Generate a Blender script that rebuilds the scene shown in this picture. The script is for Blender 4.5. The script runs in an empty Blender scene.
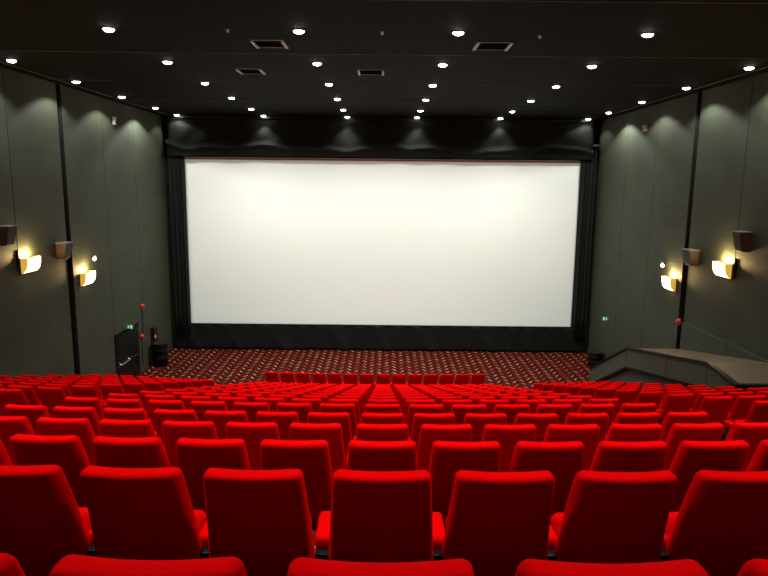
import bpy, bmesh, math, random
from mathutils import Vector, Matrix

random.seed(7)
U = 0.56                       # one seat pitch in metres
FL = 13.63                     # the front floor lies this many seat pitches below the eye
scn = bpy.context.scene
COL = scn.collection
PI = math.pi


def W(X, D, h):
    """room position: X across, D towards the screen, h above the eye (seat pitches) -> metres"""
    return Vector((X * U, D * U, (h + FL) * U))


# ------------------------------------------------------------------ materials
def mat(name, col, rough=0.6, metal=0.0, sheen=0.0, sheen_tint=None, emit=None, estr=0.0, spec=0.5):
    m = bpy.data.materials.new(name)
    m.use_nodes = True
    b = m.node_tree.nodes['Principled BSDF']
    b.inputs['Base Color'].default_value = (*col, 1)
    b.inputs['Roughness'].default_value = rough
    b.inputs['Metallic'].default_value = metal
    b.inputs['Specular IOR Level'].default_value = spec
    if sheen:
        b.inputs['Sheen Weight'].default_value = sheen
        b.inputs['Sheen Roughness'].default_value = 0.35
        b.inputs['Sheen Tint'].default_value = (*(sheen_tint or col), 1)
    if emit:
        b.inputs['Emission Color'].default_value = (*emit, 1)
        b.inputs['Emission Strength'].default_value = estr
    return m


class NT:
    def __init__(self, m):
        self.t = m.node_tree
        self.b = m.node_tree.nodes['Principled BSDF']

    def n(self, kind, **kw):
        nd = self.t.nodes.new(kind)
        for k, v in kw.items():
            setattr(nd, k, v)
        return nd

    def link(self, a, b):
        self.t.links.new(a, b)

    def val(self, sock, v):
        if hasattr(v, 'node'):
            self.link(v, sock)
        else:
            sock.default_value = v

    def math(self, op, a, b=0.0, c=None):
        nd = self.n('ShaderNodeMath', operation=op)
        self.val(nd.inputs[0], a)
        self.val(nd.inputs[1], b)
        if c is not None:
            self.val(nd.inputs[2], c)
        return nd.outputs[0]

    def coord(self):
        return self.n('ShaderNodeTexCoord').outputs['Object']

    def noise(self, scale, detail=3, vec=None):
        nd = self.n('ShaderNodeTexNoise')
        nd.inputs['Scale'].default_value = scale
        nd.inputs['Detail'].default_value = detail
        self.link(vec if vec is not None else self.coord(), nd.inputs['Vector'])
        return nd.outputs['Fac']

    def mixc(self, fac, a, b):
        nd = self.n('ShaderNodeMix', data_type='RGBA')
        self.val(nd.inputs[0], fac)
        for s, v in ((nd.inputs[6], a), (nd.inputs[7], b)):
            if hasattr(v, 'node'):
                self.link(v, s)
            else:
                s.default_value = (*v, 1)
        return nd.outputs[2]

    def ramp(self, fac, stops, interp='LINEAR'):
        nd = self.n('ShaderNodeValToRGB')
        nd.color_ramp.interpolation = interp
        e = nd.color_ramp.elements
        while len(e) < len(stops):
            e.new(0.5)
        for x, (p, c) in zip(e, stops):
            x.position = p
            x.color = (*c, 1)
        self.link(fac, nd.inputs[0])
        return nd.outputs[0]


def noisy(m, a, b, scale, bump=0.0, bscale=None):
    t = NT(m)
    f = t.noise(scale)
    t.link(t.mixc(f, a, b), t.b.inputs['Base Color'])
    if bump:
        bp = t.n('ShaderNodeBump')
        bp.inputs['Strength'].default_value = bump
        bp.inputs['Distance'].default_value = 0.002
        t.link(t.noise(bscale or scale * 20), bp.inputs['Height'])
        t.link(bp.outputs[0], t.b.inputs['Normal'])
    return m


RED = noisy(mat('red_velvet', (0.6, 0.003, 0.005), 0.85, sheen=0.6,
                sheen_tint=(1.0, 0.0, 0.0), spec=0.012),
            (0.60, 0.0004, 0.0009), (0.52, 0.0003, 0.0008), 6.0, 0.25, 260)
BLACK = noisy(mat('black_plastic', (0.012, 0.012, 0.012), 0.5, spec=0.15), (0.0025, 0.0025, 0.0027), (0.005, 0.005, 0.005), 8)
BLACKCLOTH = noisy(mat('black_masking_cloth', (0.02, 0.02, 0.02), 0.9, sheen=0.15, sheen_tint=(0.7, 0.75, 0.7), spec=0.1),
                   (0.010, 0.0128, 0.0112), (0.015, 0.0185, 0.0165), 2.5)
BLACKMETAL = mat('black_metal', (0.015, 0.015, 0.015), 0.35, 0.6)
STEEL = mat('brushed_steel', (0.62, 0.62, 0.6), 0.3, 1.0)
WHITEMETAL = mat('white_enamel', (0.75, 0.75, 0.72), 0.4)
SCREENMAT = noisy(mat('matte_white_screen', (0.86, 0.86, 0.82), 0.95, spec=0.05), (0.80, 0.86, 0.80), (0.785, 0.845, 0.785), 0.35)
TRIMORANGE = mat('orange_brown_border', (0.28, 0.1, 0.03), 0.7)
STRIP = mat('ceiling_joint_strip', (0.10, 0.085, 0.06), 0.6)
DARKGAP = mat('dark_backing', (0.008, 0.008, 0.008), 0.9)
GREENLIT = mat('green_sign_face', (0.02, 0.35, 0.16), 0.4, emit=(0.02, 0.62, 0.26), estr=0.12)
SIGNWHITE = mat('white_sign_symbol', (0.8, 0.9, 0.85), 0.4, emit=(0.7, 1.0, 0.85), estr=0.45)
ALARMRED = mat('alarm_red', (0.55, 0.03, 0.015), 0.35)
GRILLE = noisy(mat('speaker_grille', (0.03, 0.03, 0.03), 0.7), (0.028, 0.028, 0.028), (0.045, 0.045, 0.043), 60)
CABINET = noisy(mat('brown_speaker_cabinet', (0.04, 0.02, 0.012), 0.5), (0.05, 0.024, 0.014), (0.03, 0.016, 0.01), 14)
GLASSLIT = mat('lit_sconce_glass', (0.9, 0.75, 0.45), 0.4, emit=(1.0, 0.72, 0.30), estr=9.0)
SIDELIT = mat('amber_sconce_end', (0.8, 0.5, 0.1), 0.4, emit=(1.0, 0.58, 0.08), estr=0.55)
LENS = mat('lit_lamp_lens', (1, 1, 1), 0.3, emit=(1.0, 0.93, 0.82), estr=28.0)
SPOTLENS = mat('lit_spot_lens', (1, 1, 1), 0.3, emit=(1.0, 0.97, 0.9), estr=6.0)
TOPBROWN = noisy(mat('brown_vinyl_top', (0.11, 0.08, 0.055), 0.42), (0.115, 0.08, 0.05), (0.085, 0.062, 0.04), 1.6)
BANDGREY = noisy(mat('grey_green_panel', (0.1, 0.105, 0.08), 0.75), (0.030, 0.045, 0.033), (0.035, 0.052, 0.038), 1.2)
LOWGREY = noisy(mat('blue_grey_panel', (0.06, 0.065, 0.065), 0.8), (0.019, 0.028, 0.031), (0.026, 0.035, 0.038), 1.2)

# wall panels: olive grey boards with thin joints
WALL = mat('olive_grey_acoustic_board', (0.1, 0.11, 0.085), 0.72, spec=0.3)
t = NT(WALL)
co = t.coord()
sp = t.n('ShaderNodeSeparateXYZ')
t.link(co, sp.inputs[0])
cb = t.n('ShaderNodeCombineXYZ')
t.link(sp.outputs['Y'], cb.inputs[0])
t.link(sp.outputs['Z'], cb.inputs[1])
br = t.n('ShaderNodeTexBrick')
t.link(cb.outputs[0], br.inputs['Vector'])
br.offset = 0.0
br.inputs['Scale'].default_value = 1.0
br.inputs['Brick Width'].default_value = 4.88 * U
br.inputs['Row Height'].default_value = 1.25 * U
br.inputs['Mortar Size'].default_value = 0.006
br.inputs['Mortar Smooth'].default_value = 0.3
br.inputs['Color1'].default_value = (0.040, 0.050, 0.031, 1)
br.inputs['Color2'].default_value = (0.045, 0.057, 0.035, 1)
br.inputs['Mortar'].default_value = (0.022, 0.031, 0.021, 1)
mx = t.n('ShaderNodeMix', data_type='RGBA', blend_type='MULTIPLY')
mx.inputs[0].default_value = 1.0
t.link(br.outputs['Color'], mx.inputs[6])
t.link(t.ramp(t.noise(0.9, 5), [(0.3, (0.86, 0.86, 0.86)), (0.7, (1.06, 1.06, 1.06))]), mx.inputs[7])
t.link(mx.outputs[2], t.b.inputs['Base Color'])

# ceiling: near-black brown panels, faint pale joints
CEIL = mat('black_brown_ceiling_panel', (0.02, 0.016, 0.013), 0.8, spec=0.08)
t = NT(CEIL)
br = t.n('ShaderNodeTexBrick')
mp = t.n('ShaderNodeMapping')
mp.inputs['Location'].default_value = ((0.27 + 2.07 * 0.5) * U, 3.75 * U, 0)
t.link(t.coord(), mp.inputs[0])
sp = t.n('ShaderNodeSeparateXYZ')
t.link(mp.outputs[0], sp.inputs[0])
cb = t.n('ShaderNodeCombineXYZ')
t.link(sp.outputs['Y'], cb.inputs[0])
t.link(sp.outputs['X'], cb.inputs[1])
t.link(cb.outputs[0], br.inputs['Vector'])
br.offset = 0.0
br.inputs['Scale'].default_value = 1.0
br.inputs['Brick Width'].default_value = 7.45 * U
br.inputs['Row Height'].default_value = 2.07 * U
br.inputs['Mortar Size'].default_value = 0.009
br.inputs['Color1'].default_value = (0.0032, 0.0025, 0.002, 1)
br.inputs['Color2'].default_value = (0.004, 0.0031, 0.0025, 1)
br.inputs['Mortar'].default_value = (0.02, 0.017, 0.014, 1)
t.link(br.outputs['Color'], t.b.inputs['Base Color'])

# carpet: dark red with rows of small leaning leaf-shaped flecks
CARPET = mat('patterned_red_carpet', (0.1, 0.01, 0.01), 0.95, spec=0.05)
t = NT(CARPET)
sp = t.n('ShaderNodeSeparateXYZ')
t.link(t.coord(), sp.inputs[0])
CX, CY = 0.56 * U, 0.74 * U
gx = t.math('DIVIDE', sp.outputs['X'], CX)
ix = t.math('FLOOR', gx)
fx = t.math('SUBTRACT', t.math('SUBTRACT', gx, ix), 0.5)
odd = t.math('MODULO', t.math('ABSOLUTE', ix), 2.0)
gy = t.math('ADD', t.math('DIVIDE', sp.outputs['Y'], CY), t.math('MULTIPLY', odd, 0.5))
gy = t.math('ADD', gy, t.math('DIVIDE', sp.outputs['Z'], CY))
iy = t.math('FLOOR', gy)
fy = t.math('SUBTRACT', t.math('SUBTRACT', gy, iy), 0.5)
sgn = t.math('SUBTRACT', t.math('MULTIPLY', odd, 2.0), 1.0)
lean = t.math('ADD', fx, t.math('MULTIPLY', t.math('MULTIPLY', fy, 0.8), sgn))
bow = t.math('ADD', lean, t.math('MULTIPLY', t.math('MULTIPLY', fy, fy), 0.5))
half = t.math('MULTIPLY', t.math('SUBTRACT', 0.10, t.math('MULTIPLY', fy, fy)), 1.3)
fleck = t.math('LESS_THAN', t.math('ABSOLUTE', bow), half)
cbv = t.n('ShaderNodeCombineXYZ')
t.link(ix, cbv.inputs[0])
t.link(iy, cbv.inputs[1])
wn = t.n('ShaderNodeTexWhiteNoise', noise_dimensions='2D')
t.link(cbv.outputs[0], wn.inputs['Vector'])
fleckcol = t.ramp(wn.outputs['Value'], [(0.0, (0.34, 0.20, 0.12)), (0.3, (0.28, 0.085, 0.045)), (0.6, (0.32, 0.16, 0.09)), (0.85, (0.24, 0.04, 0.03))], 'CONSTANT')
band = t.math('LESS_THAN', t.math('ABSOLUTE', t.math('SUBTRACT', bow, 0.42)), 0.16)
under = t.mixc(band, (0.066, 0.005, 0.003), (0.010, 0.005, 0.003))
t.link(t.mixc(fleck, under, fleckcol), t.b.inputs['Base Color'])


# ------------------------------------------------------------------ mesh helpers
def finish(name, bm, m, parent=None, smooth=True, angle=40):
    bmesh.ops.recalc_face_normals(bm, faces=bm.faces)
    me = bpy.data.meshes.new(name)
    bm.to_mesh(me)
    bm.free()
    for mm in (m if isinstance(m, (list, tuple)) else [m]):
        me.materials.append(mm)
    if smooth:
        for p in me.polygons:
            p.use_smooth = True
        try:
            me.set_sharp_from_angle(angle=math.radians(angle))
        except Exception:
            pass
    o = bpy.data.objects.new(name, me)
    COL.objects.link(o)
    if parent:
        o.parent = parent
    return o


def tag(o, label=None, cat=None, group=None, kind=None):
    if label:
        o['label'] = label
    if cat:
        o['category'] = cat
    if group:
        o['group'] = group
    if kind:
        o['kind'] = kind
    return o


def empty(name, loc, label, cat, group=None, rz=0.0):
    o = bpy.data.objects.new(name, None)
    o.empty_display_size = 0.1
    COL.objects.link(o)
    o.location = loc
    o.rotation_euler = (0, 0, rz)
    return tag(o, label, cat, group)


def box(bm, lo, hi, mi=0):
    v = [bm.verts.new((x, y, z)) for x in (lo[0], hi[0]) for y in (lo[1], hi[1]) for z in (lo[2], hi[2])]
    for f in ((0, 1, 3, 2), (4, 6, 7, 5), (0, 4, 5, 1), (2, 3, 7, 6), (0, 2, 6, 4), (1, 5, 7, 3)):
        bm.faces.new([v[i] for i in f]).material_index = mi
    return v


def wbox(bm, X0, X1, D0, D1, h0, h1, mi=0):
    box(bm, W(X0, D0, h0), W(X1, D1, h1), mi)


def bevel(bm, w, seg=2):
    bmesh.ops.bevel(bm, geom=list(bm.edges), offset=w, segments=seg, profile=0.5, affect='EDGES')


def axis(h, r, n):
    inner = h - r
    a = [-h, -h + 0.59 * r]
    b = [-inner + 2 * inner * i / n for i in range(n + 1)]
    return a + b + [h - 0.59 * r, h]


def rbox(bm, c, h, r, n=(4, 1, 4), warp=None):
    """rounded box with warpable grid faces"""
    ax = [axis(h[i], r, n[i]) for i in range(3)]
    cache = {}

    def vert(i, j, k):
        key = (i, j, k)
        if key not in cache:
            p = Vector((ax[0][i], ax[1][j], ax[2][k]))
            q = Vector([max(-(h[a] - r), min(h[a] - r, p[a])) for a in range(3)])
            d = p - q
            if d.length > 1e-9:
                p = q + d.normalized() * r
            p = p + Vector(c)
            if warp:
                p = Vector(warp(p))
            cache[key] = bm.verts.new(p)
        return cache[key]
    N = [len(a) - 1 for a in ax]
    for a in range(3):
        b, d = [x for x in range(3) if x != a]
        for s in (0, N[a]):
            for i in range(N[b]):
                for j in range(N[d]):
                    idx = []
                    for (u, v) in ((i, j), (i + 1, j), (i + 1, j + 1), (i, j + 1)):
                        k = [0, 0, 0]
                        k[a], k[b], k[d] = s, u, v
                        idx.append(vert(*k))
                    bm.faces.new(idx)


def tube(bm, p0, p1, r, n=12, r1=None):
    p0, p1 = Vector(p0), Vector(p1)
    d = p1 - p0
    M = Matrix.Translation((p0 + p1) / 2) @ d.to_track_quat('Z', 'Y').to_matrix().to_4x4()
    bmesh.ops.create_cone(bm, cap_ends=True, segments=n, radius1=r, radius2=r if r1 is None else r1, depth=d.length, matrix=M)


def lathe(bm, prof, n=24, c=(0, 0, 0)):
    rings = []
    for r, z in prof:
        rings.append([bm.verts.new((c[0] + r * math.cos(2 * PI * i / n), c[1] + r * math.sin(2 * PI * i / n), c[2] + z)) for i in range(n)])
    for a, b in zip(rings, rings[1:]):
        for i in range(n):
            bm.faces.new((a[i], a[(i + 1) % n], b[(i + 1) % n], b[i]))
    bm.faces.new(rings[0])
    bm.faces.new(rings[-1])


def prism(bm, pts, axis_vec):
    """extrude the closed outline pts (Vectors) along axis_vec"""
    a = [bm.verts.new(p) for p in pts]
    b = [bm.verts.new(Vector(p) + Vector(axis_vec)) for p in pts]
    bm.faces.new(a)
    bm.faces.new(b[::-1])
    n = len(pts)
    for i in range(n):
        bm.faces.new((a[i], a[(i + 1) % n], b[(i + 1) % n], b[i]))


def copy_tree(o, parent=None):
    c = o.copy()
    COL.objects.link(c)
    if parent:
        c.parent = parent
    for ch in list(o.children):
        copy_tree(ch, c)
    return c


# ------------------------------------------------------------------ room dimensions (in seat pitches)
XL, XR = -17.45, 16.9
DB, DF = -5.0, 51.7
HC = 5.05
SCX, CURV = -0.4, 1 / 180.0


def rowD(n):
    return 2.5 + 2.263 * n if n <= 6 else (16.08 + 2.1 * (n - 6) if n < 16 else 38.0)


def rowd(n):
    v = 1.58 + 0.683 * n if n <= 6 else (5.68 + 0.64 * (n - 6) if n < 16 else 11.76)
    return v + {0: 0.015, 1: 0.035, 2: 0.06, 3: 0.06, 4: 0.05}.get(n, 0)


HS = 1.87


def floor_h(n):
    if n < 0:
        return -(1.58 + 0.68 * n) - HS
    return -rowd(n) - HS


def bend(X):
    return (X - SCX) ** 2 * CURV


# ------------------------------------------------------------------ floor (stepped, carpeted)
bm = bmesh.new()
prof = [(DB, floor_h(-1))]
for n in range(0, 17):
    e = rowD(n) - 0.34
    prof += [(e, floor_h(n - 1)), (e, floor_h(n))]
prof += [(DF + 0.3, floor_h(16))]
xs = [XL - 0.3 + (XR - XL + 0.6) * i / 36 for i in range(37)]
grid = []
for X in xs:
    col = []
    for i, (D, h) in enumerate(prof):
        dd = 0 if i in (0, len(prof) - 1) else bend(X)
        col.append(bm.verts.new(W(X, D + dd, h)))
    grid.append(col)
for a, b in zip(grid, grid[1:]):
    for i in range(len(prof) - 1):
        bm.faces.new((a[i], b[i], b[i + 1], a[i + 1]))
tag(finish('floor', bm, CARPET, smooth=False), kind='structure')

# ------------------------------------------------------------------ ceiling
bm = bmesh.new()
wbox(bm, XL - 0.4, XR + 0.4, DB - 0.3, DF + 0.3, HC, HC + 0.3)
tag(finish('ceiling', bm, CEIL, smooth=False), kind='structure')


# pale joint strips across the ceiling
for i_, (D_, w_) in enumerate(((18.55, 0.05), (26.1, 0.05), (33.2, 0.03), (41.2, 0.03))):
    bm = bmesh.new()
    wbox(bm, XL, XR, D_ - w_ / 2, D_ + w_ / 2, HC - 0.02, HC)
    tag(finish('trim_%d' % (i_ + 1), bm, STRIP, smooth=False), kind='structure')
for i_, X_ in enumerate((-16.7, 16.15)):
    bm = bmesh.new()
    wbox(bm, X_ - 0.03, X_ + 0.03, DB, DF, HC - 0.02, HC)
    tag(finish('trim_%d' % (i_ + 5), bm, STRIP, smooth=False), kind='structure')


# ------------------------------------------------------------------ side walls: boards over a dark backing, with a recessed lower run
def side_wall(name, X, out, steps, slot):
    """X face of the boards, out = direction away from the room, steps [(D0, D1, seam_h)], slot (D0, D1)"""
    bm = bmesh.new()
    lo = -FL
    wbox(bm, X + out * 0.28, X + out * 0.6, DB, DF, lo - 0.3, HC + 0.1, 1)       # dark backing
    seams = [DB, 5.4, 10.25, 15.1, 20.0, 24.9]
    runs = [(a, b, -2.35) for a, b in zip(seams, seams[1:])] + steps
    runs = [(a, b, s if b > 24 else s + (24.9 - b) * 0.16) for a, b, s in runs]
    g = 0.025
    def board(Xa, Xb, D0_, D1_, h0_, h1_):
        v = W(Xa, D0_, h0_), W(Xb, D1_, h1_)
        lo_ = Vector([min(p, q) for p, q in zip(*v)])
        hi_ = Vector([max(p, q) for p, q in zip(*v)])
        n0 = len(bm.faces)
        box(bm, lo_, hi_)
        bm.faces.ensure_lookup_table()
        for f in bm.faces[n0:]:
            f.normal_update()
            if abs(f.normal.y) > 0.9:
                f.material_index = 1                                              # black-edged boards
    for a, b, s in runs:
        board(X, X + out * 0.30, a + g, b - g, s, HC)                             # upper board
        board(X + out * 0.11, X + out * 0.30, a, b, -7.55 if out > 0 else lo, s - 0.02)   # recessed lower board
        if out > 0:
            board(X, X + out * 0.30, a + g, b - g, lo, -7.55)                      # flush plinth board
    front = [slot[1], slot[1] + 4.8, slot[1] + 9.7, DF]
    for a, b in zip(front, front[1:]):
        board(X, X + out * 0.30, a + g * 0.6, b - g * 0.6, lo, HC)
    return tag(finish(name, bm, [WALL, DARKGAP], smooth=False), kind='structure')


side_wall('wall_left', XL, -1, [(24.9, 29.85, -3.27), (29.85, 34.55, -4.28)], (34.55, 35.0))
side_wall('wall_right', XR, 1, [(24.9, 30.2, -3.37), (30.2, 34.95, -4.34)], (34.95, 35.4))

bm = bmesh.new()
wbox(bm, XL - 0.6, XR + 0.6, DF, DF + 0.3, -FL - 0.2, HC + 0.1)
tag(finish('wall_front', bm, DARKGAP, smooth=False), kind='structure')

# back wall; opening cut to crop the beam of an added unseen screen lamp
PX, PD, PH = -0.25, -9.0, 1.9
SX0, SX1, SH0, SH1, SD = -15.93, 15.5, -11.55, 1.70, 51.0


def through(X, h, D):
    k = (D - PD) / (SD - PD)
    return PX + (X - PX) * k, PH + (h - PH) * k


WDB = DB + 0.02
a0, b0 = through(SX0 - 0.1, SH0 - 0.1, WDB)
a1, b1 = through(SX1 + 0.1, SH1 + 0.1, WDB)
bm = bmesh.new()
D0, D1 = DB - 0.1, DB + 0.02
wbox(bm, XL - 0.6, a0, D0, D1, -FL, HC + 0.1)
wbox(bm, a1, XR + 0.6, D0, D1, -FL, HC + 0.1)
wbox(bm, a0, a1, D0, D1, b1, HC + 0.1)
wbox(bm, a0, a1, D0, D1, -FL, b0)
tag(finish('wall_back', bm, WALL, smooth=False), kind='structure')
lp = bpy.data.lights.new('added_screen_lamp', 'SPOT')
lp.energy = 14500
lp.color = (0.92, 1.0, 0.98)
lp.spot_size = math.radians(46)
lp.spot_blend = 0.05
lp.shadow_soft_size = 0.012
lo = bpy.data.objects.new('added_screen_lamp', lp)
COL.objects.link(lo)
lo.location = W(PX, PD, PH)
lo.rotation_euler = (W((SX0 + SX1) / 2, SD, (SH0 + SH1) / 2) - W(PX, PD, PH)).to_track_quat('-Z', 'Y').to_euler()

# ------------------------------------------------------------------ screen, masking and curtains
scr = empty('projection_screen', W(-0.2, SD, SH0), 'huge blank white projection screen framed by black curtains', 'screen')
o0 = W(-0.2, SD, SH0)


def rel(X, D, h, o=None):
    return W(X, D, h) - (o0 if o is None else o)


bm = bmesh.new()
n = 24
rows = []
for h in (SH0, SH1 + 0.25):
    rows.append([bm.verts.new(rel(SX0 + (SX1 - SX0) * i / n, SD, h)) for i in range(n + 1)])
rows2 = [[bm.verts.new(v.co + Vector((0, 0.02, 0))) for v in r] for r in rows]
for i in range(n):
    bm.faces.new((rows[0][i], rows[0][i + 1], rows[1][i + 1], rows[1][i]))
    bm.faces.new((rows2[0][i], rows2[1][i], rows2[1][i + 1], rows2[0][i + 1]))
finish('screen_surface', bm, SCREENMAT, scr, smooth=False)
bm = bmesh.new()
for (X0, X1, h0, h1) in ((SX0 - .3, SX0, SH0 - .2, SH1 + .5), (SX1, SX1 + .3, SH0 - .2, SH1 + .5), (SX0, SX1, SH0 - .3, SH0)):
    box(bm, rel(X0, SD - 0.05, h0), rel(X1, SD + 0.2, h1))
finish('screen_frame', bm, BLACKMETAL, scr, smooth=False)
bm = bmesh.new()
box(bm, rel(SX0, SD - 0.10, SH1 + 0.06), rel(SX1, SD - 0.03, SH1 + 0.20))
ob = finish('top_border', bm, TRIMORANGE, scr, smooth=False)
ob['label'] = 'thin orange brown border strip along the top'


def pleats(name, X0, X1, D, h0, h1, waves, amp, label):
    o = W((X0 + X1) / 2, D, h0)
    root = empty(name, o, label, 'curtain', 'side curtains of the screen')
    bm = bmesh.new()
    nx, nz = waves * 10, 8
    g = []
    for i in range(nx + 1):
        s = i / nx
        col = []
        for k in range(nz + 1):
            tt = k / nz
            ph = 2 * PI * waves * s
            dx = 0.05 * math.sin(3 * tt + i)
            y = amp * (math.sin(ph + 0.4 * math.sin(2 * tt)) + 0.35 * math.sin(2.3 * ph + 1.3)) * (1.0 - 0.25 * tt)
            col.append(bm.verts.new(rel(X0 + (X1 - X0) * s, D + y, h0 + (h1 - h0) * tt, o)))
        g.append(col)
    for a, b in zip(g, g[1:]):
        for k in range(nz):
            bm.faces.new((a[k], b[k], b[k + 1], a[k + 1]))
    c = finish('curtain_cloth', bm, BLACKCLOTH, root)
    md = c.modifiers.new('thick', 'SOLIDIFY')
    md.thickness = 0.01
    bm = bmesh.new()
    box(bm, rel(X0 - 0.05, D - 0.2, h1 - 0.06, o), rel(X1 + 0.05, D + 0.2, h1 + 0.08, o))
    finish('curtain_track', bm, STEEL, root, smooth=False)
    return root


pleats('side_curtain', -17.15, -15.85, 50.55, -12.45, 3.15, 4, 0.13, 'black pleated curtain hanging down the left edge of the screen')
pleats('side_curtain', 15.42, 16.6, 50.55, -12.6, 3.1, 4, 0.13, 'black pleated curtain hanging down the right edge of the screen')

# valance over the screen with a heavy sagging roll of cloth
o = W(-0.4, 50.2, 2.0)
val = empty('valance', o, 'wide black draped valance with a sagging roll of cloth above the screen', 'valance')
V0, V1 = -17.0, 16.15
bm = bmesh.new()
nx, nz = 120, 26
g = []


def roll_h(X):
    return 2.62 + 0.16 * math.sin(0.55 * X + 0.8) + 0.09 * math.sin(1.35 * X + 2.0) + 0.05 * math.sin(2.6 * X)


for i in range(nx + 1):
    X = V0 + (V1 - V0) * i / nx
    rh = roll_h(X)
    if i < 8:
        rh += 0.5 * (1 - i / 8) ** 2
    col = []
    for k in range(nz + 1):
        tt = k / nz
        h = 1.98 + 0.03 * math.sin(1.7 * X) + (4.85 - 1.98) * tt
        bulge = math.exp(-((h - rh) / 0.17) ** 2)
        b2 = math.exp(-((h - rh + 0.42) / 0.2) ** 2)
        y = -0.36 * bulge - 0.10 * b2 - 0.06 * math.sin(1.3 * X + 2.2 * h) * (0.4 + tt) - 0.035 * math.sin(3.1 * X - 3.4 * h)
        col.append(bm.verts.new(rel(X, 50.2 + y, h, o)))
    g.append(col)
for a, b in zip(g, g[1:]):
    for k in range(nz):
        bm.faces.new((a[k], b[k], b[k + 1], a[k + 1]))
c = finish('valance_cloth', bm, BLACKCLOTH, val, angle=80)
c.modifiers.new('thick', 'SOLIDIFY').thickness = 0.01
bm = bmesh.new()
box(bm, rel(V0, 50.12, 4.85, o), rel(V1, 50.3, 5.03, o))
finish('hanging_rail', bm, BLACKMETAL, val, smooth=False)

# skirt below the screen
o = W(-0.3, 50.6, -FL)
sk = empty('screen_skirt', o, 'black cloth skirt with slanting folds between the screen and the carpet', 'skirt')
bm = bmesh.new()
g = []
nx, nz = 140, 10
for i in range(nx + 1):
    X = -17.2 + 33.7 * i / nx
    col = []
    for k in range(nz + 1):
        tt = k / nz
        h = -FL + 0.02 + (2.14 - 0.02) * tt
        s = X + 0.55 * h
        fold = max(0.0, math.sin(1.55 * s + 0.8 * math.sin(0.5 * X))) ** 6
        y = -0.15 * fold * (1.15 - tt) + 0.03 * math.sin(4 * X)
        col.append(bm.verts.new(rel(X, 50.6 + y, h, o)))
    g.append(col)
for a, b in zip(g, g[1:]):
    for k in range(nz):
        bm.faces.new((a[k], b[k], b[k + 1], a[k + 1]))
c = finish('skirt_cloth', bm, BLACKCLOTH, sk, angle=80)
c.modifiers.new('thick', 'SOLIDIFY').thickness = 0.01
bm = bmesh.new()
box(bm, rel(-17.2, 50.55, -11.56, o), rel(16.5, 50.66, -11.46, o))
finish('hem_rail', bm, BLACKMETAL, sk, smooth=False)


# ------------------------------------------------------------------ seats
def tilt(p):
    """seat back: leans back, wraps forward at the sides, tapers to the top"""
    x, y, z = p
    k = (z - 0.40) / 0.65
    x = x * (1.115 - 0.18 * k)
    y += 0.34 * x * x * 1.6
    y += 0.075 * math.sin(PI * max(0, min(1, k))) * 0.25
    y += 0.28 * (1.05 - z)
    return (x, y, z)


def make_seat():
    root = empty('cinema_seat', (0, 0, 0), 'x', 'cinema seat')
    bm = bmesh.new()
    rbox(bm, (0, 0.054, 0.70), (0.238, 0.054, 0.35), 0.036, (6, 1, 7), tilt)
    finish('backrest', bm, RED, root, angle=180)
    bm = bmesh.new()                                    # tipped-up cushion

    def tip(p):
        x, y, z = p
        q = Matrix.Rotation(math.radians(72), 3, 'X') @ Vector((x, y, z))
        return (q.x, q.y + 0.33, q.z + 0.27)
    rbox(bm, (0, 0.19, -0.02), (0.215, 0.20, 0.058), 0.045, (4, 4, 1), tip)
    finish('seat_cushion', bm, RED, root, angle=180)
    return root


def make_arm(root, sx):
    bm = bmesh.new()
    rbox(bm, (sx * 0.28, 0.40, 0.575), (0.05, 0.135, 0.04), 0.026, (1, 4, 1))
    a = finish('armrest', bm, RED, root, angle=180)
    bm = bmesh.new()
    box(bm, (sx * 0.28 - 0.045, 0.22, 0.0), (sx * 0.28 + 0.045, 0.50, 0.55))
    bevel(bm, 0.012)
    s = finish('armrest_support', bm, BLACK, a)
    s['label'] = 'black support panel'
    return a


proto = make_seat()
arm_l = make_arm(proto, -1)
proto_end = empty('cinema_seat', (0, 0, 0), 'x', 'cinema seat')   # row-end seat: an armrest on both sides
for ch in list(proto.children):
    copy_tree(ch, proto_end)
make_arm(proto_end, 1)

ORD = ['zeroth', 'first', 'second', 'third', 'fourth', 'fifth', 'sixth', 'seventh', 'eighth', 'ninth', 'tenth', 'eleventh', 'twelfth',
       'thirteenth', 'fourteenth', 'fifteenth', 'sixteenth', 'seventeenth', 'eighteenth']
used = {'p': False, 'e': False}


def frame_x(X, D, h):
    p = math.radians(9.4)
    z = D * math.cos(p) - h * math.sin(p)
    return 384 + 630 * X / z, 630 / z


def seat(X, n, end, label, group):
    D = rowD(n) + bend(X) - (0.2 if n == 0 else 0.13)
    px, pp = frame_x(X, D, -rowd(n))
    if px < -0.75 * pp or px > 768 + 0.75 * pp:
        return
    src = proto_end if end else proto
    key = 'e' if end else 'p'
    if used[key]:
        o = copy_tree(src)
    else:
        o = src
        used[key] = True
    o.location = W(X, D, floor_h(n))
    o.rotation_euler = (0, 0, 2 * (X - SCX) * CURV)
    tag(o, label, 'cinema seat', group)


def row_name(n):
    if n == 0:
        return 'nearest row, cut off by the bottom edge'
    return ORD[n + 1] + ' row from the camera'


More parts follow.
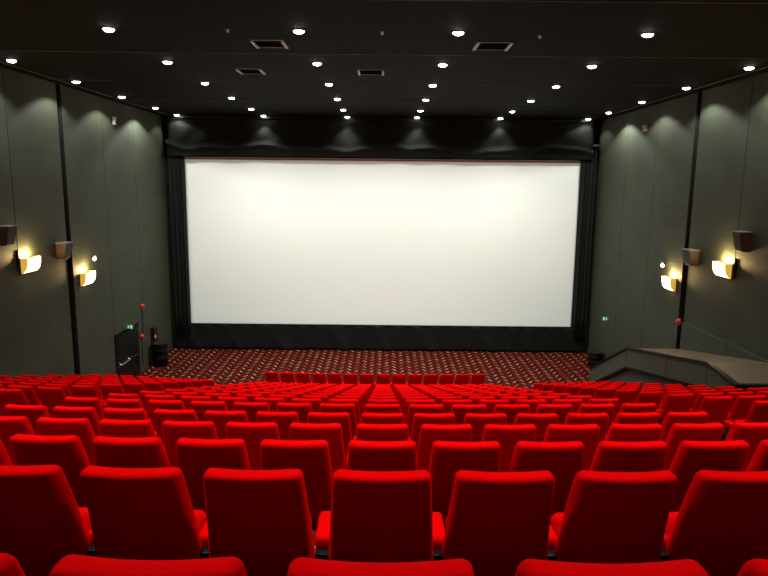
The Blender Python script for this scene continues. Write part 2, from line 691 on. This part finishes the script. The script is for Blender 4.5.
for n in range(0, 17):
    # middle block: 14 seats, columns -7 .. 6 about the middle of the picture
    for c_ in range(-7, 7):
        if n == 16:
            lab = 'red cinema seat in the short front row by the carpet, %s from its left end' % ORD[c_ + 8]
        else:
            if c_ == 0:
                where = 'in the middle column'
            elif c_ == -7:
                where = 'at the left aisle end'
            elif c_ == 6:
                where = 'at the right aisle end'
            else:
                where = '%s %s of middle column' % (ORD[abs(c_)], 'left' if c_ < 0 else 'right')
            rn = 'nearest row' if n == 0 else ORD[n + 1] + ' row from camera'
            lab = 'red seat of middle block, %s, %s' % (rn, where)
        seat(c_ - (0.045 if c_ < 0 and n > 0 else 0.0), n, c_ == 6, lab, 'red seats of the middle block' if n < 16 else 'red seats of the short front row')
    if n == 16:
        continue
    for k in range(7):
        lab = 'red seat of left block, %s, %s from the aisle' % ('nearest row' if n == 0 else ORD[n + 1] + ' row from camera', ORD[k + 1])
        seat(-10.35 - k, n, k == 0, lab, 'red seats of the left block')
    for k in range(8 if n <= 8 else 5):
        lab = 'red seat of right block, %s, %s from the aisle' % ('nearest row' if n == 0 else ORD[n + 1] + ' row from camera', ORD[k + 1])
        seat(9.25 + k, n, (k == (7 if n <= 8 else 4)), lab, 'red seats of the right block')

# ------------------------------------------------------------------ ceiling downlights
LX = [-16.0, -9.35, -2.95, 2.41, 8.78, 15.5]
LD = [22.3, 28.1, 33.8, 39.5, 45.2, 49.7]
LD_BACK = [16.6, 10.9, 5.2]


def spot(X, D, e, cone, blend):
    l = bpy.data.lights.new('downlight_lamp', 'SPOT')
    l.energy = e
    l.color = (1.0, 0.965, 0.91)
    l.spot_size = math.radians(cone)
    l.spot_blend = blend
    l.shadow_soft_size = 0.05
    o = bpy.data.objects.new('downlight_lamp', l)
    COL.objects.link(o)
    return o


def make_downlight():
    r = empty('ceiling_downlight', (0, 0, 0), 'x', 'ceiling light', 'round ceiling downlights')
    bm = bmesh.new()
    lathe(bm, [(0.105, 0.0), (0.105, -0.012), (0.13, -0.016), (0.14, -0.006), (0.14, 0.0)], 24)
    finish('trim_ring', bm, BLACKMETAL, r)
    bm = bmesh.new()
    lathe(bm, [(0.10, -0.013), (0.096, -0.026), (0.075, -0.043), (0.04, -0.054), (0.012, -0.057)], 20)
    finish('lens', bm, LENS, r)['label'] = 'glowing white lens'
    return r


dl = None
COLN = ['leftmost', 'second from the left', 'third from the left', 'third from the right', 'second from the right', 'rightmost']
E0 = 570.0
for j, D in enumerate(LD_BACK + LD):
    for i, X in enumerate(LX):
        vis = j >= 3 and not (j == 3 and i in (0, 5))
        lamp = spot(X, D, E0 * {8: 0.28, 7: 1.85, 1: 1.45, 2: 1.1}.get(j, 1.0) * (0.36 if i in (0, 5) else (0.78 if j == 7 and i in (2, 3) else 1.0)), 136 if i in (0, 5) else (150 if j == 7 else 92), 0.3 if i in (0, 5) else 1.0)
        if j >= 3:
            if dl is None:
                dl = make_downlight()
                o = dl
            else:
                o = copy_tree(dl)
                for ch in list(o.children):
                    if ch.type == 'LIGHT':
                        bpy.data.objects.remove(ch)
            o.location = W(X, D, HC)
            rown = ['row nearest the camera', 'second row from camera', 'third row from camera', 'fourth row from camera',
                    'fifth row from camera', 'last row, by the screen'][j - 3]
            tag(o, 'lit round ceiling downlight, %s, %s' % (rown, COLN[i]))
            lamp.parent = o
            lamp.location = (0, 0, -0.12)
        else:
            lamp.location = W(X, D, HC) - Vector((0, 0, 0.12))

# ------------------------------------------------------------------ ceiling vents, sprinklers
def vent(X0, X1, D0, D1, label, green):
    o = W((X0 + X1) / 2, (D0 + D1) / 2, HC)
    r = empty('ceiling_vent', o, label, 'ceiling vent', 'square ceiling vents')
    hx, hy = (X1 - X0) * U / 2, (D1 - D0) * U / 2
    bm = bmesh.new()
    for s in (-1, 1):
        box(bm, (s * hx - 0.028, -hy, -0.035), (s * hx + 0.028, hy, 0))
        box(bm, (-hx, s * hy - 0.01, -0.015), (hx, s * hy + 0.01, 0))
    finish('frame', bm, mat('vent_frame_%d' % green, (0.6, 0.85, 0.75), 0.4, 0.0) if not green else VENTG, r, smooth=False)
    bm = bmesh.new()
    for k in range(9):
        y = -hy + (k + 0.5) * 2 * hy / 9
        v = box(bm, (-hx, y - 0.022, -0.012), (hx, y + 0.022, -0.006))
        for q in v[:]:
            q.co.z += 0.30 * (q.co.y - y)
    finish('louvres', bm, VENTL if green else VENTD, r, smooth=False)
    return r


VENTG = mat('vent_frame_grey', (0.5, 0.8, 0.7), 0.4, 0.0)
VENTD = mat('vent_louvre_grey', (0.02, 0.022, 0.018), 0.6)
VENTL = mat('vent_louvre_green', (0.06, 0.17, 0.11), 0.5)
vent(-4.85, -3.75, 23.75, 24.95, 'grey green square ceiling vent left of centre, nearer of the two on the left', 1)
vent(3.3, 4.5, 23.75, 24.95, 'square ceiling vent with pale edges right of the central downlights', 1)
vent(-6.75, -5.7, 29.6, 30.8, 'farther ceiling vent on the left, between two downlight rows', 0)
vent(-1.25, -0.15, 29.5, 30.7, 'white edged ceiling vent in the middle of the ceiling', 0)


def sprinkler(X, D, label):
    r = empty('sprinkler_head', W(X, D, HC) + Vector((0, 0, 0.004)), label, 'sprinkler', 'ceiling sprinkler heads')
    bm = bmesh.new()
    lathe(bm, [(0.035, 0.0), (0.035, -0.01), (0.012, -0.015), (0.012, -0.04)], 12)
    finish('body', bm, STEEL, r)
    bm = bmesh.new()
    lathe(bm, [(0.03, -0.04), (0.03, -0.044)], 12)
    finish('deflector', bm, STEEL, r)


sprinkler(-5.34, 22.3, 'tiny steel sprinkler head on the ceiling left of the near vents')
sprinkler(-0.15, 22.4, 'tiny steel sprinkler head near the middle of the ceiling')
sprinkler(5.25, 22.7, 'tiny steel sprinkler head on the ceiling right of the near vents')


# ------------------------------------------------------------------ wall fittings; s = +1 on the left wall (room lies towards +x), -1 on the right
def sconce(X, s, D0, D1, h0, h1, label):
    o = W(X, D0, h0)
    r = empty('wall_sconce', o, label, 'wall lamp', 'glowing wall sconces')
    L = (D1 - D0) * U
    H = (h1 - h0) * U
    bm = bmesh.new()
    box(bm, (0, -0.02, -0.02), (s * 0.02, L + 0.02, H + 0.02))
    finish('back_plate', bm, BLACKMETAL, r, smooth=False)
    P = [(0.02, 0.0), (0.09, 0.02), (0.17, 0.12), (0.205, H * 0.62), (0.215, H)]
    bm = bmesh.new()                                   # curved glass front, open at the top
    a = [bm.verts.new((s * x, 0, z)) for x, z in P]
    b = [bm.verts.new((s * x, L, z)) for x, z in P]
    for i in range(len(P) - 1):
        bm.faces.new((a[i], a[i + 1], b[i + 1], b[i]))
    c = finish('glass_shade', bm, GLASSLIT, r)
    c.modifiers.new('thick', 'SOLIDIFY').thickness = 0.006
    for y in (-0.012, L):
        bm = bmesh.new()
        prism(bm, [Vector((s * x, y, z)) for x, z in P + [(0.02, H)]], (0, 0.012, 0))
        e = finish('end_cap', bm, SIDELIT, r, smooth=False)
        e['label'] = 'amber end cap'
    l = bpy.data.lights.new('sconce_bulb', 'POINT')
    l.energy = 110
    l.color = (1.0, 0.66, 0.28)
    l.shadow_soft_size = 0.05
    lo = bpy.data.objects.new('sconce_bulb', l)
    COL.objects.link(lo)
    lo.parent = r
    lo.location = (s * 0.11, L / 2, H + 0.06)
    return r


sconce(XL, 1, 29.95, 31.1, -4.45, -3.72, 'glowing yellow wall sconce on the left wall, the nearer one')
sconce(XL, 1, 35.7, 36.9, -6.0, -5.25, 'glowing yellow wall sconce on the left wall, the one nearer the screen')
sconce(XR, -1, 30.35, 31.5, -4.4, -3.68, 'glowing yellow wall sconce on the right wall, the nearer one')
sconce(XR, -1, 36.0, 37.1, -6.0, -5.25, 'glowing yellow wall sconce on the right wall, the one nearer the screen')


def speaker(X, s, D0, D1, h0, h1, label):
    o = W(X, D0, h0)
    r = empty('wall_speaker', o, label, 'speaker', 'wall speakers')
    L, H = (D1 - D0) * U, (h1 - h0) * U
    t_, b_ = 0.32, 0.22                                 # depth at top and bottom
    bm = bmesh.new()
    v = [bm.verts.new(p) for p in ((0, 0.03, 0), (s * b_, 0.05, 0), (s * b_, L - 0.05, 0), (0, L - 0.03, 0),
                                   (0, 0, H), (s * t_, 0, H), (s * t_, L, H), (0, L, H))]
    for f in ((0, 1, 2, 3), (4, 7, 6, 5), (0, 4, 5, 1), (1, 5, 6, 2), (2, 6, 7, 3), (3, 7, 4, 0)):
        bm.faces.new([v[i] for i in f])
    bevel(bm, 0.008, 1)
    finish('cabinet', bm, CABINET, r, smooth=False)
    bm = bmesh.new()
    v = [bm.verts.new(p) for p in ((s * (b_ + .012), 0.06, 0.03), (s * (b_ + .012), L - 0.06, 0.03), (s * (t_ + .008), L - 0.02, H - 0.02), (s * (t_ + .008), 0.02, H - 0.02))]
    f = bm.faces.new(v)
    ex = bmesh.ops.extrude_face_region(bm, geom=[f])
    for q in ex['geom']:
        if isinstance(q, bmesh.types.BMVert):
            q.co.x -= s * 0.015
    finish('grille', bm, GRILLE, r, smooth=False)
    bm = bmesh.new()
    box(bm, (0, -0.005, H), (s * t_, L + 0.005, H + 0.02))
    finish('top_bracket', bm, mat('grey_bracket_%s' % o.y, (0.2, 0.2, 0.19), 0.5), r, smooth=False)


speaker(XL, 1, 28.25, 29.0, -2.95, -2.08, 'brown and black wall speaker at the left edge of the photo')
speaker(XL, 1, 33.3, 34.1, -4.12, -3.3, 'brown and black wall speaker on the left wall between two sconces')
speaker(XR, -1, 28.95, 29.65, -2.95, -2.05, 'brown and black wall speaker high on the right wall, nearest the camera')
speaker(XR, -1, 33.65, 34.5, -4.2, -3.38, 'smaller looking wall speaker on the right wall between two sconces')


def spotlamp(X, s, D, h, label):
    r = empty('wall_spotlight', W(X, D, h), label, 'spotlight', 'small white wall spotlights')
    bm = bmesh.new()
    tube(bm, (0, 0, 0), (s * 0.10, 0, 0), 0.02)
    finish('bracket', bm, BLACKMETAL, r)
    bm = bmesh.new()
    tube(bm, (s * 0.10, 0.10, 0.03), (s * 0.15, -0.06, -0.03), 0.04, 16, 0.058)
    finish('housing', bm, WHITEMETAL, r)
    bm = bmesh.new()
    tube(bm, (s * 0.152, -0.062, -0.03), (s * 0.158, -0.082, -0.037), 0.055, 16)
    finish('lens', bm, SPOTLENS, r)


spotlamp(XL, 1, 37.2, -4.5, 'small bright white spotlight on the left wall above the far sconce')
spotlamp(XR, -1, 37.5, -4.6, 'small bright white spotlight on the right wall above the far sconce')


def exit_sign(X, s, D, h, label):
    o = W(X, D, h)
    r = empty('exit_sign', o, label, 'exit sign', 'green exit signs')
    w, hh = 0.13, 0.075
    # projects from the wall, faces the seats
    bm = bmesh.new()
    box(bm, (0, -0.02, -hh), (s * 2 * w, 0.02, hh))
    bevel(bm, 0.006, 1)
    finish('sign_box', bm, GREENLIT, r, smooth=False)
    bm = bmesh.new()
    y0, y1 = -0.026, -0.0205

    def q(a, b, c, d):
        box(bm, (min(s * a, s * c), y0, b), (max(s * a, s * c), y1, d))
    q(0.165, -0.06, 0.225, 0.06)                         # doorway
    q(0.085, 0.03, 0.108, 0.053)                        # running figure: head, body, arm, legs
    q(0.072, -0.013, 0.105, 0.026)
    q(0.105, 0.003, 0.135, 0.015)
    q(0.045, -0.04, 0.075, -0.023)
    q(0.09, -0.056, 0.108, -0.013)
    finish('symbol', bm, SIGNWHITE, r, smooth=False)


exit_sign(XL, 1, 41.7, -9.75, 'small green exit sign above the black door on the left wall')
exit_sign(XR, -1, 46.4, -9.85, 'small green exit sign on the right wall near the screen')


def alarm(X, s, D, h, label, cable=None):
    r = empty('fire_alarm', W(X, D, h), label, 'fire alarm', 'red fire alarms')
    bm = bmesh.new()
    tube(bm, (0, 0, 0), (s * 0.04, 0, 0), 0.11, 20)
    finish('base', bm, ALARMRED, r)
    bm = bmesh.new()
    tube(bm, (s * 0.04, 0, 0), (s * 0.11, 0, 0), 0.09, 20, 0.06)
    finish('dome', bm, ALARMRED, r)
    if cable:
        bm = bmesh.new()
        box(bm, (0, -0.015, -cable), (s * 0.02, 0.015, -0.1))
        finish('conduit', bm, BLACK, r, smooth=False)['label'] = 'thin dark conduit running down the wall'


alarm(XL, 1, 44.5, -8.88, 'red round fire alarm high on the left wall, upper of two', 1.1)
alarm(XL, 1, 44.2, -11.05, 'red fire alarm beside the left door, lower of two', 1.2)
alarm(XR, -1, 35.2, -7.6, 'red round fire alarm by the dark joint of the right wall')

# fire extinguisher cabinet by the left corner
r = empty('extinguisher_cabinet', W(XL, 46.0, -12.2), 'dark red wall cabinet with a pale dial behind the left barrel', 'fire cabinet')
bm = bmesh.new()
box(bm, (0, -0.02, 0), (0.16, 0.34, 0.78))
bevel(bm, 0.01, 1)
finish('cabinet_body', bm, mat('dark_red_paint', (0.04, 0.004, 0.004), 0.4), r, smooth=False)
bm = bmesh.new()
tube(bm, (0.16, 0.08, 0.38), (0.175, 0.08, 0.38), 0.075, 16)
finish('dial', bm, mat('pale_pink_dial', (0.7, 0.45, 0.42), 0.4), r)

# small white detectors high on the walls
r = empty('wall_detector', W(XL, 41.5, 3.8), 'small white detector high on the left wall under the ceiling', 'detector')
bm = bmesh.new()
box(bm, (0, -0.07, -0.14), (0.09, 0.07, 0.14))
bevel(bm, 0.02, 2)
finish('case', bm, WHITEMETAL, r)
bm = bmesh.new()
tube(bm, (0.09, 0, -0.05), (0.105, 0, -0.05), 0.035)
finish('lens', bm, BLACK, r)
r = empty('wall_detector', W(XR, 42.0, 3.72), 'small pale detector box high on the right wall', 'detector')
bm = bmesh.new()
box(bm, (-0.12, -0.12, -0.12), (0, 0.12, 0.12))
bevel(bm, 0.015, 2)
finish('case', bm, mat('dull_beige_case', (0.35, 0.3, 0.24), 0.5), r)
bm = bmesh.new()
tube(bm, (-0.02, -0.121, 0), (-0.02, -0.135, 0), 0.05)
finish('lens', bm, ALARMRED, r)

# ------------------------------------------------------------------ exit door in the left wall
o = W(XL, 39.9, -FL)
door = bpy.data.objects.new('door_1', None)
COL.objects.link(door)
door.location = o
tag(door, kind='structure')
LW, LH = 3.6 * U, 3.6 * U
bm = bmesh.new()
for a, b, c, d in ((-0.08, 0, LH + 0.06, 0), (LW, 0, LH + 0.06, 0.08)):
    box(bm, (-0.02, a, 0), (0.05, d if d else 0, c))
box(bm, (-0.02, -0.08, LH), (0.05, LW + 0.08, LH + 0.08))
finish('door_frame', bm, BLACKMETAL, door, smooth=False)
for k in (0, 1):
    bm = bmesh.new()
    box(bm, (-0.02, k * LW / 2 + 0.006, 0.01), (0.03, (k + 1) * LW / 2 - 0.006, LH))
    bevel(bm, 0.004, 1)
    leaf = finish('door_leaf', bm, mat('black_door_%d' % k, (0.004, 0.005, 0.004), 0.5, spec=0.2), door, smooth=False)
    bm = bmesh.new()
    y0, y1 = k * LW / 2 + 0.12, (k + 1) * LW / 2 - 0.10
    z = LH * 0.46
    tube(bm, (0.12, y0, z), (0.12, y1, z), 0.022)
    tube(bm, (0.03, y0, z + 0.05), (0.12, y0, z), 0.025)
    tube(bm, (0.03, y1, z + 0.05), (0.12, y1, z), 0.025)
    if k == 0:
        tube(bm, (0.03, y0 - 0.05, z - 0.1), (0.06, y0 - 0.05, z + 0.12), 0.02)
    finish('panic_bar', bm, STEEL if k == 0 else BLACKMETAL, leaf)


# ------------------------------------------------------------------ barrels on the carpet in both front corners
def barrel(X, D, R, H, label):
    r = empty('waste_barrel', W(X, D, -FL), label, 'barrel', 'black barrels in the front corners')
    bm = bmesh.new()
    lathe(bm, [(R * 0.93, 0), (R * 0.97, H * 0.1), (R * 0.97, H * 0.33), (R, H * 0.35), (R * 0.97, H * 0.37), (R * 0.97, H * 0.66), (R, H * 0.68),
               (R * 0.97, H * 0.7), (R * 0.97, H * 0.97)], 28)
    finish('drum', bm, BLACK, r)
    bm = bmesh.new()
    lathe(bm, [(R * 0.97, H * 0.96), (R * 1.02, H * 0.97), (R * 1.02, H), (R * 0.8, H * 1.02), (R * 0.2, H * 1.02)], 28)
    finish('lid', bm, mat('glossy_black_lid', (0.02, 0.02, 0.02), 0.22), r)


barrel(-16.75, 45.8, 0.31, 0.96, 'black round barrel with shiny lid in the left front corner by the wall')
barrel(16.25, 46.8, 0.30, 0.62, 'black round barrel with shiny lid in the right front corner by the wall')

# ------------------------------------------------------------------ panelled stair enclosure along the right wall
BX = 13.9
NP, K1, K2, LP = (23.95, -7.72), (26.1, -7.45), (34.9, -9.12), (40.9, -12.12)
o = W(BX, NP[0], -FL)
enc = empty('stair_enclosure', o, 'grey panelled stair enclosure with sloping brown top along the right wall', 'stair enclosure')


def toph(D):
    P = [NP, K1, K2, LP]
    for (a, ha), (b, hb) in zip(P, P[1:]):
        if D <= b:
            return ha + (hb - ha) * (D - a) / (b - a)
    return P[-1][1]


BAND = 1.08
cuts = [NP[0], K1[0], 29.9, K2[0], LP[0]]
for a, b in zip(cuts, cuts[1:]):
    bm = bmesh.new()
    g = 0.02
    ha, hb = toph(a), toph(b)
    pts = [rel(BX, a + g, ha, o), rel(BX, b - g, hb, o), rel(BX, b - g, max(hb - BAND, -FL), o), rel(BX, a + g, ha - BAND, o)]
    prism(bm, pts, (0.12 * U, 0, 0))
    finish('side_panel', bm, BANDGREY, enc, smooth=False)
bm = bmesh.new()
for a, b in zip(cuts, cuts[1:]):
    ha, hb = toph(a) - BAND, toph(b) - BAND
    prism(bm, [rel(BX + .02, a, ha, o), rel(BX + .02, b, max(hb, -FL + .1), o), rel(BX + .02, b, max(hb - 0.14, -FL), o), rel(BX + .02, a, ha - 0.14, o)], (0.14 * U, 0, 0))
finish('black_trim', bm, BLACK, enc, smooth=False)  # black trim line below the grey side panels
bm = bmesh.new()
pts = [rel(BX + 0.14, D, toph(D) - 0.05, o) for D in cuts] + [rel(BX + 0.14, LP[0], -FL, o), rel(BX + 0.14, NP[0], -FL, o)]
prism(bm, pts, (0.1 * U, 0, 0))
finish('lower_panel', bm, LOWGREY, enc, smooth=False)
bm = bmesh.new()
for a, b in zip(cuts, cuts[1:]):
    prism(bm, [rel(BX - .06, a, toph(a) - 0.03, o), rel(BX - .06, b, toph(b) - 0.03, o), rel(BX - .06, b, toph(b) + 0.06, o), rel(BX - .06, a, toph(a) + 0.06, o)], (0.24 * U, 0, 0))
box(bm, rel(BX - 0.06, NP[0] - 0.1, NP[1] - 0.03, o), rel(XR - 0.01, NP[0] + 0.1, NP[1] + 0.06, o))
finish('top_trim', bm, BLACKMETAL, enc, smooth=False)
bm = bmesh.new()
P = [NP, K1, K2, (LP[0], LP[1])]
pts = [rel(BX + 0.1, D, h, o) for D, h in P] + [rel(BX + 0.1, D, h - 0.1, o) for D, h in P[::-1]]
prism(bm, pts, ((XR - 0.01 - BX - 0.1) * U, 0, 0))
finish('top_surface', bm, TOPBROWN, enc, smooth=False)
bm = bmesh.new()
box(bm, rel(BX, NP[0], -FL + 0.01, o), rel(XR - 0.01, NP[0] + 0.12, NP[1] - 0.04, o))
finish('end_panel', bm, BLACK, enc, smooth=False)

# ------------------------------------------------------------------ world, camera, view
w = bpy.data.worlds.new('dark')
scn.world = w
w.use_nodes = True
w.node_tree.nodes['Background'].inputs[0].default_value = (0.0, 0.0, 0.0, 1)
w.node_tree.nodes['Background'].inputs[1].default_value = 0.0

cam = bpy.data.cameras.new('camera')
cam.sensor_width = 36.0
cam.lens = 630 / 768 * 36.0
cam.clip_start = 0.05
co_ = bpy.data.objects.new('camera', cam)
COL.objects.link(co_)
co_.matrix_world = Matrix.Translation(W(0, 0, 0)) @ Matrix.Rotation(math.radians(90 - 9.4), 4, 'X') @ Matrix.Rotation(math.radians(0.58), 4, 'Z')
scn.camera = co_
scn.view_settings.view_transform = 'Standard'
scn.view_settings.look = 'None'
scn.view_settings.gamma = 1.0
scn.view_settings.exposure = 0.0
try:
    scn.view_settings.use_curve_mapping = False
except Exception:
    pass
scn.cycles.max_bounces = 6
scn.cycles.diffuse_bounces = 4
scn.cycles.use_light_tree = True
